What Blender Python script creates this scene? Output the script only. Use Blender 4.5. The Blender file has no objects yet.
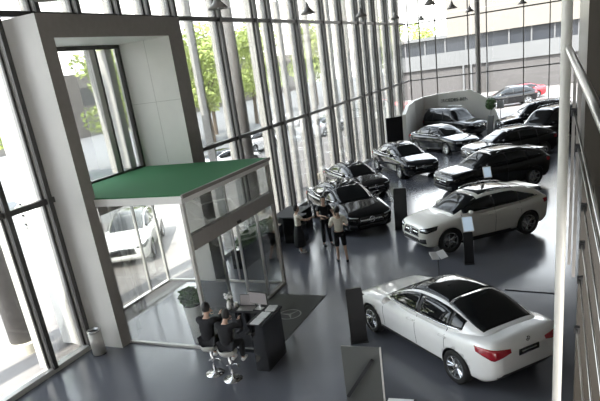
import bpy, bmesh, math, random
import numpy as np
from mathutils import Vector, Matrix
from mathutils.bvhtree import BVHTree
random.seed(7)
PI = math.pi
S = bpy.context.scene
C = S.collection
# ---------------------------------------------------------------- camera, sky, sun, exposure
CAM_H = 5.8
F_PX, PY = 575.0, 279.58
yaw, pitch, roll = [math.radians(v) for v in (26.016, 20.207, 7.982)]
fw = Vector((-math.sin(yaw)*math.cos(pitch), math.cos(yaw)*math.cos(pitch), -math.sin(pitch)))
rt = Vector((math.cos(yaw), math.sin(yaw), 0)); dn = fw.cross(rt)
r2 = math.cos(roll)*rt + math.sin(roll)*dn
d2 = -math.sin(roll)*rt + math.cos(roll)*dn
cam = bpy.data.cameras.new('camera'); co = bpy.data.objects.new('camera', cam); C.objects.link(co)
Mx = Matrix((r2, -d2, -fw)).transposed().to_4x4(); Mx.translation = (0, 0, CAM_H)
co.matrix_world = Mx
cam.sensor_fit = 'HORIZONTAL'; cam.sensor_width = 36; cam.lens = F_PX/600*36
cam.shift_y = (PY-200.5)/600; cam.clip_start = .05; cam.clip_end = 600
S.camera = co
S.view_settings.view_transform = 'Standard'; S.view_settings.look = 'None'
S.view_settings.gamma = 1; S.view_settings.use_curve_mapping = False
S.view_settings.exposure = 1.0
S.cycles.transparent_max_bounces = 32; S.cycles.max_bounces = 9
S.cycles.diffuse_bounces = 4; S.cycles.glossy_bounces = 4
S.cycles.sample_clamp_indirect = 6; S.cycles.caustics_reflective = False

def ray_dir(x, y):
    c = Vector(((x-300)/F_PX, (y-PY)/F_PX, 1)); return r2*c.x + d2*c.y + fw*c.z
def on_z(x, y, z=0):
    d = ray_dir(x, y); t = (z-CAM_H)/d.z; return Vector((d.x*t, d.y*t, z))
def on_y(x, y, Y):
    d = ray_dir(x, y); t = Y/d.y; return Vector((d.x*t, Y, CAM_H+d.z*t))

world = bpy.data.worlds.new('sky'); S.world = world; world.use_nodes = True
nt = world.node_tree; nt.nodes.clear()
wo = nt.nodes.new('ShaderNodeOutputWorld'); bg = nt.nodes.new('ShaderNodeBackground')
tc = nt.nodes.new('ShaderNodeTexCoord'); sp = nt.nodes.new('ShaderNodeSeparateXYZ'); cr = nt.nodes.new('ShaderNodeValToRGB')
nt.links.new(tc.outputs['Generated'], sp.inputs[0]); nt.links.new(sp.outputs['Z'], cr.inputs[0])
cr.color_ramp.elements[0].position = 0.0; cr.color_ramp.elements[0].color = (1.0, .97, .93, 1)
cr.color_ramp.elements[1].position = 0.6; cr.color_ramp.elements[1].color = (.80, .88, 1.0, 1)
nt.links.new(cr.outputs[0], bg.inputs[0]); bg.inputs[1].default_value = 4.0
nt.links.new(bg.outputs[0], wo.inputs[0])
sun = bpy.data.lights.new('sun', 'SUN'); so = bpy.data.objects.new('sun', sun); C.objects.link(so)
sun.energy = 8.0; sun.angle = .01; sun.color = (1, .95, .86)
so.rotation_euler = (math.radians(38), math.radians(-5), 0)   # high, from behind the camera and slightly from the street side
so.location = (30, -20, 60)

# ---------------------------------------------------------------- materials
M = {}
def mat(name, col, rough=.5, metal=0, coat=0, noise=0, nscale=8, spec=.5, bump=0, emit=0):
    m = bpy.data.materials.new(name); m.use_nodes = True; n = m.node_tree; b = n.nodes['Principled BSDF']
    b.inputs['Base Color'].default_value = (*col, 1); b.inputs['Roughness'].default_value = rough
    b.inputs['Metallic'].default_value = metal; b.inputs['Coat Weight'].default_value = coat
    b.inputs['Coat Roughness'].default_value = .03; b.inputs['Specular IOR Level'].default_value = spec
    tc = n.nodes.new('ShaderNodeTexCoord'); no = n.nodes.new('ShaderNodeTexNoise')
    no.inputs['Scale'].default_value = nscale; no.inputs['Detail'].default_value = 4
    n.links.new(tc.outputs['Object'], no.inputs['Vector'])
    rp = n.nodes.new('ShaderNodeValToRGB'); k = max(noise, .01)
    rp.color_ramp.elements[0].position = .35; rp.color_ramp.elements[1].position = .65
    rp.color_ramp.elements[0].color = (*[max(0, c*(1-k)) for c in col], 1)
    rp.color_ramp.elements[1].color = (*[min(1, c*(1+k)) for c in col], 1)
    n.links.new(no.outputs['Fac'], rp.inputs[0]); n.links.new(rp.outputs[0], b.inputs['Base Color'])
    if bump:
        bp = n.nodes.new('ShaderNodeBump'); bp.inputs['Strength'].default_value = bump; bp.inputs['Distance'].default_value = .02
        n.links.new(no.outputs['Fac'], bp.inputs['Height']); n.links.new(bp.outputs[0], b.inputs['Normal'])
    if emit:
        b.inputs['Emission Color'].default_value = (*col, 1); b.inputs['Emission Strength'].default_value = emit
    M[name] = m; return m
def glass_mat(name, tint, refl=.06, ior=1.45):
    m = bpy.data.materials.new(name); m.use_nodes = True; n = m.node_tree; n.nodes.clear()
    o = n.nodes.new('ShaderNodeOutputMaterial'); t = n.nodes.new('ShaderNodeBsdfTransparent'); g = n.nodes.new('ShaderNodeBsdfGlossy')
    mx = n.nodes.new('ShaderNodeMixShader'); fr = n.nodes.new('ShaderNodeFresnel'); fr.inputs[0].default_value = ior
    t.inputs[0].default_value = (*tint, 1); g.inputs['Roughness'].default_value = .01
    mu = n.nodes.new('ShaderNodeMath'); mu.operation = 'MULTIPLY'; mu.inputs[1].default_value = refl
    n.links.new(fr.outputs[0], mu.inputs[0]); n.links.new(mu.outputs[0], mx.inputs[0])
    n.links.new(t.outputs[0], mx.inputs[1]); n.links.new(g.outputs[0], mx.inputs[2]); n.links.new(mx.outputs[0], o.inputs[0])
    M[name] = m; return m
glass_mat('facade_glass', (.97, .985, .98), .7); glass_mat('door_glass', (.975, .985, .975), .5)
glass_mat('car_glass', (.10, .115, .12), 1.3)
mat('white_wall', (.72, .71, .69), .6, noise=.02, nscale=1.2)
mat('panel_white', (.78, .77, .745), .45, noise=.02, nscale=2)
mat('frame_grey', (.25, .23, .212), .45, noise=.04)
mat('header_grey', (.30, .28, .265), .45, noise=.04)
mat('mullion_dark', (.05, .048, .046), .4, noise=.05)
mat('mullion_light', (.42, .41, .39), .4, noise=.04)
mat('sill_metal', (.50, .49, .47), .35, metal=.3)
mat('ceiling', (.30, .30, .30), .8, noise=.02)
mat('taupe_wall', (.055, .047, .037), .35, noise=.06, nscale=3)
mat('turf', (.02, .15, .05), .9, noise=.18, nscale=40, bump=.4)
mat('white_metal', (.60, .59, .55), .35)
mat('chrome', (.75, .75, .76), .12, metal=1)
mat('steel', (.52, .51, .50), .28, metal=1)
mat('black_gloss', (.010, .010, .012), .12, coat=.6)
mat('black_matte', (.016, .016, .018), .55)
mat('black_cloth', (.014, .014, .017), .9, noise=.1, nscale=30)
mat('rubber', (.018, .018, .018), .75)
mat('rim_metal', (.55, .56, .58), .25, metal=1)
mat('paint_white', (.92, .92, .91), .25, coat=1)
mat('paint_cream', (.80, .78, .72), .28, coat=1)
mat('paint_black', (.004, .004, .005), .12, coat=.35, spec=.35)
mat('paint_night', (.005, .006, .009), .12, coat=.45, spec=.4)
mat('paint_silver', (.45, .46, .48), .3, metal=.6, coat=1)
mat('paint_red', (.45, .012, .02), .3, coat=1)
mat('dark_glass', (.008, .009, .010), .05, coat=.1, spec=.35)
mat('tail_red', (.36, .008, .02), .15, coat=1)
mat('lamp_clear', (.55, .58, .60), .1, metal=.4, coat=1)
mat('skin', (.55, .36, .27), .55); mat('hair', (.012, .010, .010), .5)
mat('cream_cloth', (.88, .83, .72), .85, noise=.05, nscale=20); mat('pale_cloth', (.75, .70, .62), .85, noise=.2, nscale=25)
mat('screen', (.42, .52, .62), .15, emit=.35)
mat('laptop_screen', (.36, .33, .33), .2)
mat('paper', (.85, .85, .84), .7)
mat('leaf', (.07, .15, .04), .6, noise=.4, nscale=5)
mat('tree_leaf', (.36, .43, .12), .6, noise=.35, nscale=.6)
mat('bark', (.13, .10, .075), .9, noise=.3)
mat('soil', (.04, .03, .02), .95)
mat('mat_carpet', (.10, .102, .10), .95, noise=.08, nscale=60)
mat('mat_mark', (.33, .33, .32), .9)
mat('pavement', (.165, .152, .145), .85, noise=.06, nscale=.5)
mat('road', (.17, .17, .17), .9, noise=.06, nscale=.5)
mat('build_cream', (.15, .135, .12), .85, noise=.03, nscale=.3)
mat('build_grey', (.105, .105, .108), .8, noise=.04, nscale=.4)
mat('build_mauve', (.065, .06, .06), .8, noise=.06, nscale=.4)
mat('build_dark', (.02, .022, .028), .3)
mat('column_grey', (.17, .16, .155), .7, noise=.05); mat('column_base', (.55, .52, .44), .7)
mat('display_white', (.88, .86, .80), .5, noise=.01)
mat('grey_board', (.11, .115, .11), .35)
mat('floor_line', (.02, .02, .022), .5)
mat('pot_white', (.88, .88, .86), .3)
def floor_mat():
    m = mat('floor_tile', (.125, .129, .150), .16, noise=.05, nscale=.4, spec=.6)
    n = m.node_tree; b = n.nodes['Principled BSDF']
    no = n.nodes.new('ShaderNodeTexNoise'); no.inputs['Scale'].default_value = 1.3
    tc = n.nodes.new('ShaderNodeTexCoord'); n.links.new(tc.outputs['Object'], no.inputs['Vector'])
    mr = n.nodes.new('ShaderNodeMapRange'); mr.inputs['To Min'].default_value = .13; mr.inputs['To Max'].default_value = .24
    n.links.new(no.outputs['Fac'], mr.inputs[0]); n.links.new(mr.outputs[0], b.inputs['Roughness'])
floor_mat()

# ---------------------------------------------------------------- helpers
def props(o, label=None, cat=None, group=None, kind=None):
    if label: o['label'] = label
    if cat: o['category'] = cat
    if group: o['group'] = group
    if kind: o['kind'] = kind
    return o
def empty(name, loc=(0, 0, 0), rz=0, label=None, cat=None, group=None, kind=None):
    o = bpy.data.objects.new(name, None); C.objects.link(o); o.location = loc; o.rotation_euler = (0, 0, rz)
    o.empty_display_size = .1
    return props(o, label, cat, group, kind)
def link(name, me, parent=None, loc=None, rot=None):
    o = bpy.data.objects.new(name, me); C.objects.link(o)
    if parent: o.parent = parent
    if loc is not None: o.location = loc
    if rot is not None: o.rotation_euler = rot
    return o
def fin(name, bm, m, parent=None, smooth=False, loc=None, rot=None):
    bmesh.ops.recalc_face_normals(bm, faces=bm.faces[:])
    me = bpy.data.meshes.new(name); bm.to_mesh(me); bm.free()
    ms = m if isinstance(m, (list, tuple)) else [m]
    for k in ms: me.materials.append(M[k])
    if smooth:
        for p in me.polygons: p.use_smooth = True
    return link(name, me, parent, loc, rot)
def box(bm, x0, x1, y0, y1, z0, z1, bev=0, mi=0):
    r = bmesh.ops.create_cube(bm, size=1); vs = r['verts']
    for v in vs: v.co = Vector(((x0+x1)/2+v.co.x*(x1-x0), (y0+y1)/2+v.co.y*(y1-y0), (z0+z1)/2+v.co.z*(z1-z0)))
    fs = list({f for v in vs for f in v.link_faces})
    for f in fs: f.material_index = mi
    if bev:
        es = list({e for v in vs for e in v.link_edges})
        bmesh.ops.bevel(bm, geom=es, offset=bev, segments=2, affect='EDGES', profile=.5)
def tube(bm, pts, r, seg=10, mi=0):
    pts = [Vector(p) for p in pts]; rings = []
    for i, p in enumerate(pts):
        a = pts[max(0, i-1)]; b = pts[min(len(pts)-1, i+1)]; d = (b-a).normalized()
        u = d.orthogonal().normalized() if i == 0 else (pu - d*pu.dot(d)).normalized()
        pu = u; w = d.cross(u); rr = r[i] if isinstance(r, (list, tuple)) else r
        rings.append([bm.verts.new(p+(u*math.cos(2*PI*k/seg)+w*math.sin(2*PI*k/seg))*rr) for k in range(seg)])
    for A, B in zip(rings, rings[1:]):
        for k in range(seg):
            f = bm.faces.new((A[k], A[(k+1) % seg], B[(k+1) % seg], B[k])); f.material_index = mi
    for R_ in (rings[0], rings[-1]):
        f = bm.faces.new(R_); f.material_index = mi
def lathe(bm, prof, seg=24, c=(0, 0), mi=0, close=True):
    rings = []
    for (r, z) in prof:
        rings.append([bm.verts.new((c[0]+r*math.cos(2*PI*k/seg), c[1]+r*math.sin(2*PI*k/seg), z)) for k in range(seg)])
    for A, B in zip(rings, rings[1:]):
        for k in range(seg):
            f = bm.faces.new((A[k], A[(k+1) % seg], B[(k+1) % seg], B[k])); f.material_index = mi
    if close:
        for R_ in (rings[0], rings[-1]):
            f = bm.faces.new(R_); f.material_index = mi
def bx(name, m, parent, *a, bev=0, smooth=False):
    bm = bmesh.new(); box(bm, *a, bev=bev); return fin(name, bm, m, parent, smooth)
def tb(name, m, parent, pts, r, seg=10):
    bm = bmesh.new(); tube(bm, pts, r, seg); return fin(name, bm, m, parent, True)
def copy_tree(o, parent=None):
    c = o.copy(); C.objects.link(c)
    if parent: c.parent = parent
    for ch in list(o.children): copy_tree(ch, c)
    return c
def bake(o):
    dg = bpy.context.evaluated_depsgraph_get(); me = bpy.data.meshes.new_from_object(o.evaluated_get(dg)); return me

# ---------------------------------------------------------------- the hall
FX, BY, CEIL = -10.56, 44.06, 11.6          # left facade plane, back facade plane, ceiling height
bx('floor', 'floor_tile', None, FX, 1.2, -14, BY, -.2, 0)['kind'] = 'structure'
bx('ceiling', 'ceiling', None, FX-.1, 4, -14, BY+.3, CEIL, CEIL+.4)['kind'] = 'structure'
o = bx('wall_right', 'taupe_wall', None, 1.2, 1.45, 33, BY, 0, CEIL); o['kind'] = 'structure'
o = bx('wall_right', 'taupe_wall', None, .55, 1.45, 7.3, 33, 0, CEIL); o['kind'] = 'structure'
o = bx('wall_landing', 'taupe_wall', None, .2, 4, 7.0, 7.3, 0, CEIL); o['kind'] = 'structure'
o = bx('wall_back', 'white_wall', None, FX, 4, -14.3, -14, 0, CEIL); o['kind'] = 'structure'
o = bx('wall_side', 'white_wall', None, 4, 4.3, -14.3, 7.3, 0, CEIL); o['kind'] = 'structure'
o = bx('floor_landing', 'taupe_wall', None, .32, 4, -4, 7.0, 3.9, 4.15); o['kind'] = 'structure'
a, b = on_z(505, 290), on_z(557, 292.5)
bm = bmesh.new(); tube(bm, [(a.x, a.y, .002), (b.x+.1, b.y-.1, .002)], .018, 6); fin('trim_1', bm, 'floor_line')['kind'] = 'structure'

# left curtain wall
Z1, Z2 = 3.72, 7.5
full = [-12, -9, -6, -2.6, 0, 2.6, 5.2, 8.15, 9.3, 10.4, 11.65, 13.1, 14.35, 15.6, 18.15, 20.8, 22.0, 24.6, 27.8, 30.35, 33.1, 34.5, 36.4, 39.1, 41.7]
light_only = [16.7, 23.3, 26.2, 29.1, 31.7, 35.4, 37.8, 40.4, 42.9]
PY0, PY1 = 9.47, 14.5          # the entrance surround interrupts the wall here
win = empty('window_1', (0, 0, 0), kind='structure')
def span(zlo, y): return Z2+.02 if (PY0-.1 < y < PY1+.1) else zlo
for y in full:
    z0 = span(0.1, y)
    bm = bmesh.new(); box(bm, FX-.05, FX+.0, y-.085, y+.085, z0, CEIL, mi=0)
    box(bm, FX+.0, FX+.11, y-.03, y+.03, z0, CEIL, mi=1); box(bm, FX+.10, FX+.16, y-.06, y+.06, z0, CEIL, mi=0)
    box(bm, FX-.32, FX-.05, y-.035, y+.035, z0, CEIL, mi=1)
    fin('mullion', bm, ['mullion_dark', 'mullion_light'], win)
for y in light_only:
    bx('fin', 'mullion_light', win, FX-.32, FX-.035, y-.035, y+.035, span(.1, y), CEIL)
for (y0, y1) in ((-14, PY0), (PY1, BY)):
    bx('transom', 'mullion_dark', win, FX-.03, FX+.11, y0, y1, Z1-.06, Z1+.06)
    bx('sill', 'sill_metal', win, FX-.10, FX+.12, y0, y1, 0, .12)
bx('transom', 'mullion_dark', win, FX-.03, FX+.11, -14, BY, Z2+.02, Z2+.14)
bx('transom', 'mullion_dark', win, FX-.03, FX+.11, -14, BY, 10.4, 10.5)
ys = sorted(full+[-14, BY])
for y0, y1 in zip(ys, ys[1:]):
    ins = y0 > PY0-.5 and y1 < PY1+.3
    if not ins:
        a0, a1 = (max(y0, PY1) if y0 > PY0 else y0), (min(y1, PY0) if y0 < PY0 else y1)
        if a1-a0 > .1:
            bx('pane', 'facade_glass', win, FX-.03, FX-.018, a0+.03, a1-.03, .12, Z1-.05)
            bx('pane', 'facade_glass', win, FX-.03, FX-.018, a0+.03, a1-.03, Z1+.05, Z2+.03)
    bx('pane', 'facade_glass', win, FX-.03, FX-.018, y0+.03, y1-.03, Z2+.12, CEIL)
# back curtain wall
win2 = empty('window_2', (0, 0, 0), kind='structure')
bxs = [-10.3, -9.5, -8.4, -6.17, -4.95, -2.6, -1.0]
for x in bxs:
    bx('mullion', 'mullion_dark', win2, x-.03, x+.03, BY-.1, BY+.08, .1, CEIL)
for z in (Z1, Z2, 10.4): bx('transom', 'mullion_dark', win2, FX, 1.2, BY-.05, BY+.08, z-.03, z+.05)
bx('sill', 'sill_metal', win2, FX, 1.2, BY-.08, BY+.1, 0, .1)
xs = [FX+.1]+bxs+[1.2]
for x0, x1 in zip(xs, xs[1:]):
    for z0, z1 in ((.1, Z1), (Z1, Z2), (Z2, CEIL)):
        bx('pane', 'facade_glass', win2, x0+.02, x1-.02, BY+.02, BY+.032, z0+.04, z1-.03)
# round steel column rising in front of the back wall
bm = bmesh.new(); lathe(bm, [(.17, 0), (.17, CEIL)], 20, (-5.45, 43.3)); o = fin('trim_2', bm, 'header_grey', smooth=False); o['kind'] = 'structure'
# slender white post at the landing edge
bm = bmesh.new(); lathe(bm, [(.042, 0), (.042, CEIL)], 20, (0.0, 5.5)); o = fin('trim_3', bm, 'white_metal', smooth=True); o['kind'] = 'structure'

# entrance surround (portal)
por = empty('door_1', (0, 0, 0), kind='structure')
PX0, PX1, IY0, IY1, PT, PS = -11.55, -9.61, 9.83, 13.87, 7.46, 7.0
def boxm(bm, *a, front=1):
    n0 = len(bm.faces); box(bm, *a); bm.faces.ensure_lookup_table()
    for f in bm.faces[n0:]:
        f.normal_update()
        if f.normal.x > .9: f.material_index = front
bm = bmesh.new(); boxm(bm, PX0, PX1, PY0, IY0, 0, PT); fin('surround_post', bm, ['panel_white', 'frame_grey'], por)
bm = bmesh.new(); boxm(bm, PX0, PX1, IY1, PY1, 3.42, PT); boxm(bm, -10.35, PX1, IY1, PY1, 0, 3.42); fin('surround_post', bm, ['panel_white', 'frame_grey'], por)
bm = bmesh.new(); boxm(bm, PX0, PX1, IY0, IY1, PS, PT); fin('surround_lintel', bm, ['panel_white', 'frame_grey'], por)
bm = bmesh.new()
box(bm, -11.345, -11.335, IY1-.004, IY1+.01, 3.8, 3.81)
for x in (-10.45,): box(bm, x-.003, x+.003, IY1-.003, IY1+.01, 3.7, PS)
box(bm, -11.3, PX1, IY1-.003, IY1+.01, 5.38, 5.386)
fin('panel_joint', bm, 'frame_grey', por)
# window over the inner door
wx = -11.34
bx('window_frame', 'mullion_dark', por, wx-.06, wx+.04, IY1-.10, IY1, 3.62, 6.96)
bx('window_frame', 'mullion_dark', por, wx-.06, wx+.04, IY0, IY1, 6.90, PS)
bx('window_frame', 'mullion_dark', por, wx-.06, wx+.04, IY0, IY1, 3.60, 3.68)
bx('window_bar', 'mullion_light', por, wx-.16, wx+.03, 12.66, 12.84, 3.68, 6.9)
bx('window_bar', 'mullion_dark', por, wx-.12, wx+.04, 12.84, 12.90, 3.68, 6.9)
bx('window_bar', 'mullion_light', por, wx-.45, wx-.05, 13.35, 13.6, 3.68, 6.9)
bx('pane', 'facade_glass', por, wx-.012, wx, IY0, 12.66, 3.68, 6.9)
bx('pane', 'facade_glass', por, wx-.012, wx, 12.9, IY1-.1, 3.68, 6.9)
# outer door below the canopy
bx('door_frame', 'header_grey', por, wx-.06, wx+.04, IY0, IY1, 2.75, 3.1)
for y in (11.0, 11.5, 12.9, 13.82): bx('door_frame', 'mullion_light', por, wx-.04, wx+.03, y-.035, y+.035, .03, 2.75)
bx('door_leaf', 'door_glass', por, wx-.012, wx, IY0, IY1-.05, .05, 2.75)
bx('pane', 'door_glass', por, wx-.012, wx, IY0, IY1-.05, 3.1, 3.44)
bx('side_pane', 'door_glass', por, wx+.04, -10.38, IY1-.02, IY1-.008, .05, 3.42)
bx('threshold', 'sill_metal', por, wx+.05, -10.36, IY1-.06, IY1, 0, .05)
bx('threshold', 'sill_metal', por, wx-.08, wx+.05, IY0, IY1, 0, .03)

# glass vestibule with turf-topped canopy
VX, VY0, VY1 = -7.23, 9.75, 13.92
ves = empty('entrance_vestibule', (-9, 11.8, 0), label='glass entrance vestibule with green turf-topped canopy under the tall portal', cat='vestibule')
def vb(name, m, *a, bev=0):
    o = bx(name, m, ves, *a, bev=bev); o.matrix_parent_inverse = Matrix.Translation((9, -11.8, 0)); return o
bm = bmesh.new()
box(bm, -9.60, VX-.02, VY0+.02, VY1-.02, 3.60, 3.625); box(bm, wx+.06, -9.60, IY0+.01, IY1-.01, 3.60, 3.625)
o = fin('turf_cover', bm, 'turf', ves); o.matrix_parent_inverse = Matrix.Translation((9, -11.8, 0)); o['label'] = 'green artificial turf on the canopy roof'
bm = bmesh.new(); box(bm, -9.60, VX, VY0, VY1, 3.44, 3.60); box(bm, wx+.06, -9.60, IY0+.01, IY1-.01, 3.44, 3.60)
o = fin('canopy', bm, 'panel_white', ves); o.matrix_parent_inverse = Matrix.Translation((9, -11.8, 0))
vb('gutter', 'frame_grey', VX, VX+.05, VY0, VY1, 3.55, 3.63)
vb('corner_post', 'white_metal', VX-.07, VX, VY0, VY0+.09, 0, 3.44)
vb('corner_post', 'header_grey', VX-.09, VX, VY1-.10, VY1, 0, 3.44)
vb('header', 'header_grey', VX-.12, VX+.02, VY0+.09, VY1-.10, 2.38, 2.72)
vb('floor_track', 'frame_grey', VX-.12, VX+.03, VY0+.09, VY1-.1, 0, .06)
vb('floor_track', 'sill_metal', -9.6, VX-.07, VY0, VY0+.08, 0, .05)
vb('front_pane', 'door_glass', -9.6, VX-.07, VY0+.03, VY0+.042, .05, 3.44)
vb('back_pane', 'door_glass', -9.6, VX-.09, VY1-.05, VY1-.038, .05, 3.44)
vb('floor_track', 'sill_metal', -9.6, VX-.09, VY1-.09, VY1-.01, 0, .05)
vb('top_pane', 'door_glass', VX-.06, VX-.048, VY0+.09, VY1-.1, 2.72, 3.44)
for y in (10.98, 11.82, 12.85):
    vb('door_stile', 'steel', VX-.07, VX-.02, y-.03, y+.03, .06, 2.38)
vb('door_leaf', 'door_glass', VX-.05, VX-.04, VY0+.1, 10.95, .06, 2.38)
vb('door_leaf', 'door_glass', VX-.05, VX-.04, 11.85, VY1-.11, .06, 2.38)
for x in (-8.75,): vb('pane_stile', 'steel', x-.02, x+.02, VY1-.07, VY1-.02, .05, 3.44)
for y in (10.3,): vb('sensor', 'black_matte', VX+.02, VX+.06, 11.75, 11.9, 2.42, 2.48)

# door mat with ring-and-star mark
mt = empty('door_mat', (-6.4, 11.68, 0), label='dark grey carpet door mat with a pale ring-and-star mark', cat='mat')
bm = bmesh.new(); box(bm, -.75, .72, -1.38, 1.38, 0, .012); fin('carpet', bm, 'mat_carpet', mt)
def star(bm, R, th, z, h, c=(0, 0), a0=PI/2, mi=0):
    seg = 40; A = []
    for k in range(seg):
        t = 2*PI*k/seg; A.append([bm.verts.new((c[0]+r*math.cos(t), c[1]+r*math.sin(t), zz)) for r in (R, R-th) for zz in (z, z+h)])
    for k in range(seg):
        p, q = A[k], A[(k+1) % seg]
        for i, j in ((0, 1), (1, 3), (3, 2), (2, 0)): bm.faces.new((p[i], q[i], q[j], p[j]))
    ri, cw = R-th*.5, th*1.1
    for k in range(3):
        t = a0+2*PI*k/3; d = Vector((math.cos(t), math.sin(t), 0)); n = Vector((-d.y, d.x, 0)); cc = Vector((c[0], c[1], 0))
        lo = [cc+n*cw, cc+d*ri, cc-n*cw, cc-d*cw*.4]
        b0 = [bm.verts.new(v+Vector((0, 0, z))) for v in lo]; b1 = [bm.verts.new(v+Vector((0, 0, z+h))) for v in lo]
        bm.faces.new(b0); bm.faces.new(b1[::-1])
        for i in range(4): bm.faces.new((b0[i], b0[(i+1) % 4], b1[(i+1) % 4], b1[i]))
bm = bmesh.new(); star(bm, .30, .035, .012, .004, (.22, .12), a0=PI*1.0); fin('emblem', bm, 'mat_mark', mt)
def text(name, s, size, m, parent, loc, rot, ext=.004, spacing=1.0):
    cu = bpy.data.curves.new(name, 'FONT'); cu.body = s; cu.size = size; cu.extrude = ext; cu.align_x = 'CENTER'; cu.align_y = 'CENTER'
    cu.space_character = spacing
    t = bpy.data.objects.new(name, cu); C.objects.link(t); me = bake(t); bpy.data.objects.remove(t)
    me.materials.clear(); me.materials.append(M[m]); return link(name, me, parent, loc, rot)

# landing railing beside the camera
rl = empty('handrail', (.15, 3.5, 4.15), label='brushed steel handrail with thin parallel rails beside the white post', cat='railing')
def rel(p, o): return Vector(p)-Vector(o.location)
a, b = on_y(568.5, 48, 5.45), on_y(600, 116, 3.0)
d = (b-a)/(5.45-3.0); near = a+d*4.6
bm = bmesh.new(); tube(bm, [rel(a, rl), rel(near, rl)], .027, 12); fin('top_rail', bm, 'steel', rl, True)
pa = on_y(577, 145, 4.4)
for (p0, p1) in (((574, 112), (589, 180)), ((578, 148), (593, 222)), ((584, 207), (597, 300)), ((582, 245), (593, 330)), ((580, 280), (590, 390)), ((577, 330), (583, 401))):
    a, b = on_y(*p0, 4.4), on_y(*p1, 3.3); d = (b-a); near = a+d*1.6
    bm = bmesh.new(); tube(bm, [rel(a, rl), rel(near, rl)], .0065, 8); fin('rail', bm, 'steel', rl, True)
    bm = bmesh.new(); q = rel(a, rl); box(bm, q.x-.02, q.x+.02, q.y-.015, q.y+.03, q.z-.025, q.z+.025); fin('bracket', bm, 'black_matte', rl)
for (px, Y) in ((576, 5.0), (571, 5.3)):
    a = on_y(px, 200, Y); q = rel(a, rl)
    bm = bmesh.new(); box(bm, q.x-.012, q.x+.012, q.y-.02, q.y+.02, -.3, 1.28 if px == 576 else 1.38); fin('post', bm, 'header_grey', rl)

# ---------------------------------------------------------------- cars
def pchip(pts):
    pts = sorted(pts); X = np.array([p[0] for p in pts], float); Y = np.array([p[1] for p in pts], float)
    h = np.diff(X); dl = np.diff(Y)/h; m = np.zeros(len(X)); m[0] = dl[0]; m[-1] = dl[-1]
    for i in range(1, len(X)-1):
        m[i] = 0 if dl[i-1]*dl[i] <= 0 else 2*dl[i-1]*dl[i]/(dl[i-1]+dl[i])
    def f(x):
        x = min(max(x, X[0]), X[-1]); i = min(int(np.searchsorted(X, x, side='right'))-1, len(h)-1); i = max(i, 0)
        t = (x-X[i])/h[i]
        return float((2*t**3-3*t*t+1)*Y[i]+(t**3-2*t*t+t)*h[i]*m[i]+(-2*t**3+3*t*t)*Y[i+1]+(t**3-t*t)*h[i]*m[i+1])
    return f
SPEC = {
 'sedan': dict(x0=-2.29, x1=2.29, wb=1.395, wr=.325,
  zt=[(2.29, .52), (2.26, .62), (2.18, .70), (1.95, .79), (1.4, .89), (1.0, .945), (.3, .96), (-.8, .975), (-1.5, 1.01), (-1.9, 1.05), (-2.12, 1.055), (-2.22, .98), (-2.29, .82)],
  zb=[(2.29, .34), (2.2, .24), (2.0, .19), (0, .20), (-1.9, .22), (-2.15, .30), (-2.29, .46)],
  w=[(2.29, .46), (2.25, .62), (2.12, .78), (1.85, .86), (1.4, .895), (0, .90), (-1.4, .90), (-1.9, .86), (-2.15, .78), (-2.25, .70), (-2.29, .58)],
  zr=[(1.12, .93), (.95, 1.02), (.6, 1.21), (.25, 1.36), (-.1, 1.43), (-.5, 1.445), (-.95, 1.41), (-1.3, 1.30), (-1.65, 1.15), (-1.92, 1.05)],
  ga=[(1.12, .66), (.7, .78), (0, .83), (-.9, .83), (-1.5, .75), (-1.92, .62)], gk=.42),
 'suv': dict(x0=-2.2, x1=2.2, wb=1.365, wr=.362,
  zt=[(2.2, .60), (2.17, .76), (2.08, .87), (1.8, .95), (1.3, 1.02), (.9, 1.05), (.3, 1.06), (-1.0, 1.09), (-1.8, 1.13), (-2.08, 1.12), (-2.17, 1.0), (-2.2, .85)],
  zb=[(2.2, .42), (2.12, .30), (1.95, .24), (0, .24), (-1.9, .27), (-2.1, .36), (-2.2, .52)],
  w=[(2.2, .50), (2.16, .68), (2.02, .82), (1.75, .885), (1.3, .91), (0, .905), (-1.4, .915), (-1.9, .87), (-2.1, .80), (-2.2, .66)],
  zr=[(1.2, 1.03), (1.0, 1.14), (.6, 1.36), (.3, 1.50), (-.1, 1.555), (-.6, 1.56), (-1.2, 1.50), (-1.65, 1.40), (-1.86, 1.31), (-2.0, 1.20), (-2.1, 1.10)],
  ga=[(1.2, .68), (.7, .81), (0, .85), (-1.2, .84), (-1.8, .77), (-2.1, .68)], gk=.30)}
SPEC['offroad'] = dict(SPEC['suv'], zr=[(1.2, 1.03), (.98, 1.16), (.7, 1.45), (.45, 1.68), (.1, 1.76), (-.6, 1.78), (-1.4, 1.77), (-1.8, 1.72), (-1.95, 1.62), (-2.05, 1.35), (-2.12, 1.10)],
  ga=[(1.2, .72), (.7, .84), (0, .87), (-1.4, .86), (-1.9, .82), (-2.12, .74)], gk=.16)
RING = [(0, 0), (.72, 0), (.88, .03), (.945, .11), (.965, .22), (.975, .36), (.992, .50), (1.0, .62), (.998, .74), (.985, .83), (.955, .91), (.90, .96), (.80, .985), (.55, 1.0), (.28, 1.01), (0, 1.015)]
def loft(bm, rings, mi=0):
    R_ = [[bm.verts.new(p) for p in r] for r in rings]; n = len(R_[0])
    for A, B in zip(R_, R_[1:]):
        for k in range(n): bm.faces.new((A[k], A[(k+1) % n], B[(k+1) % n], B[k])).material_index = mi
    bm.faces.new(R_[0]); bm.faces.new(R_[-1][::-1])
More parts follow.
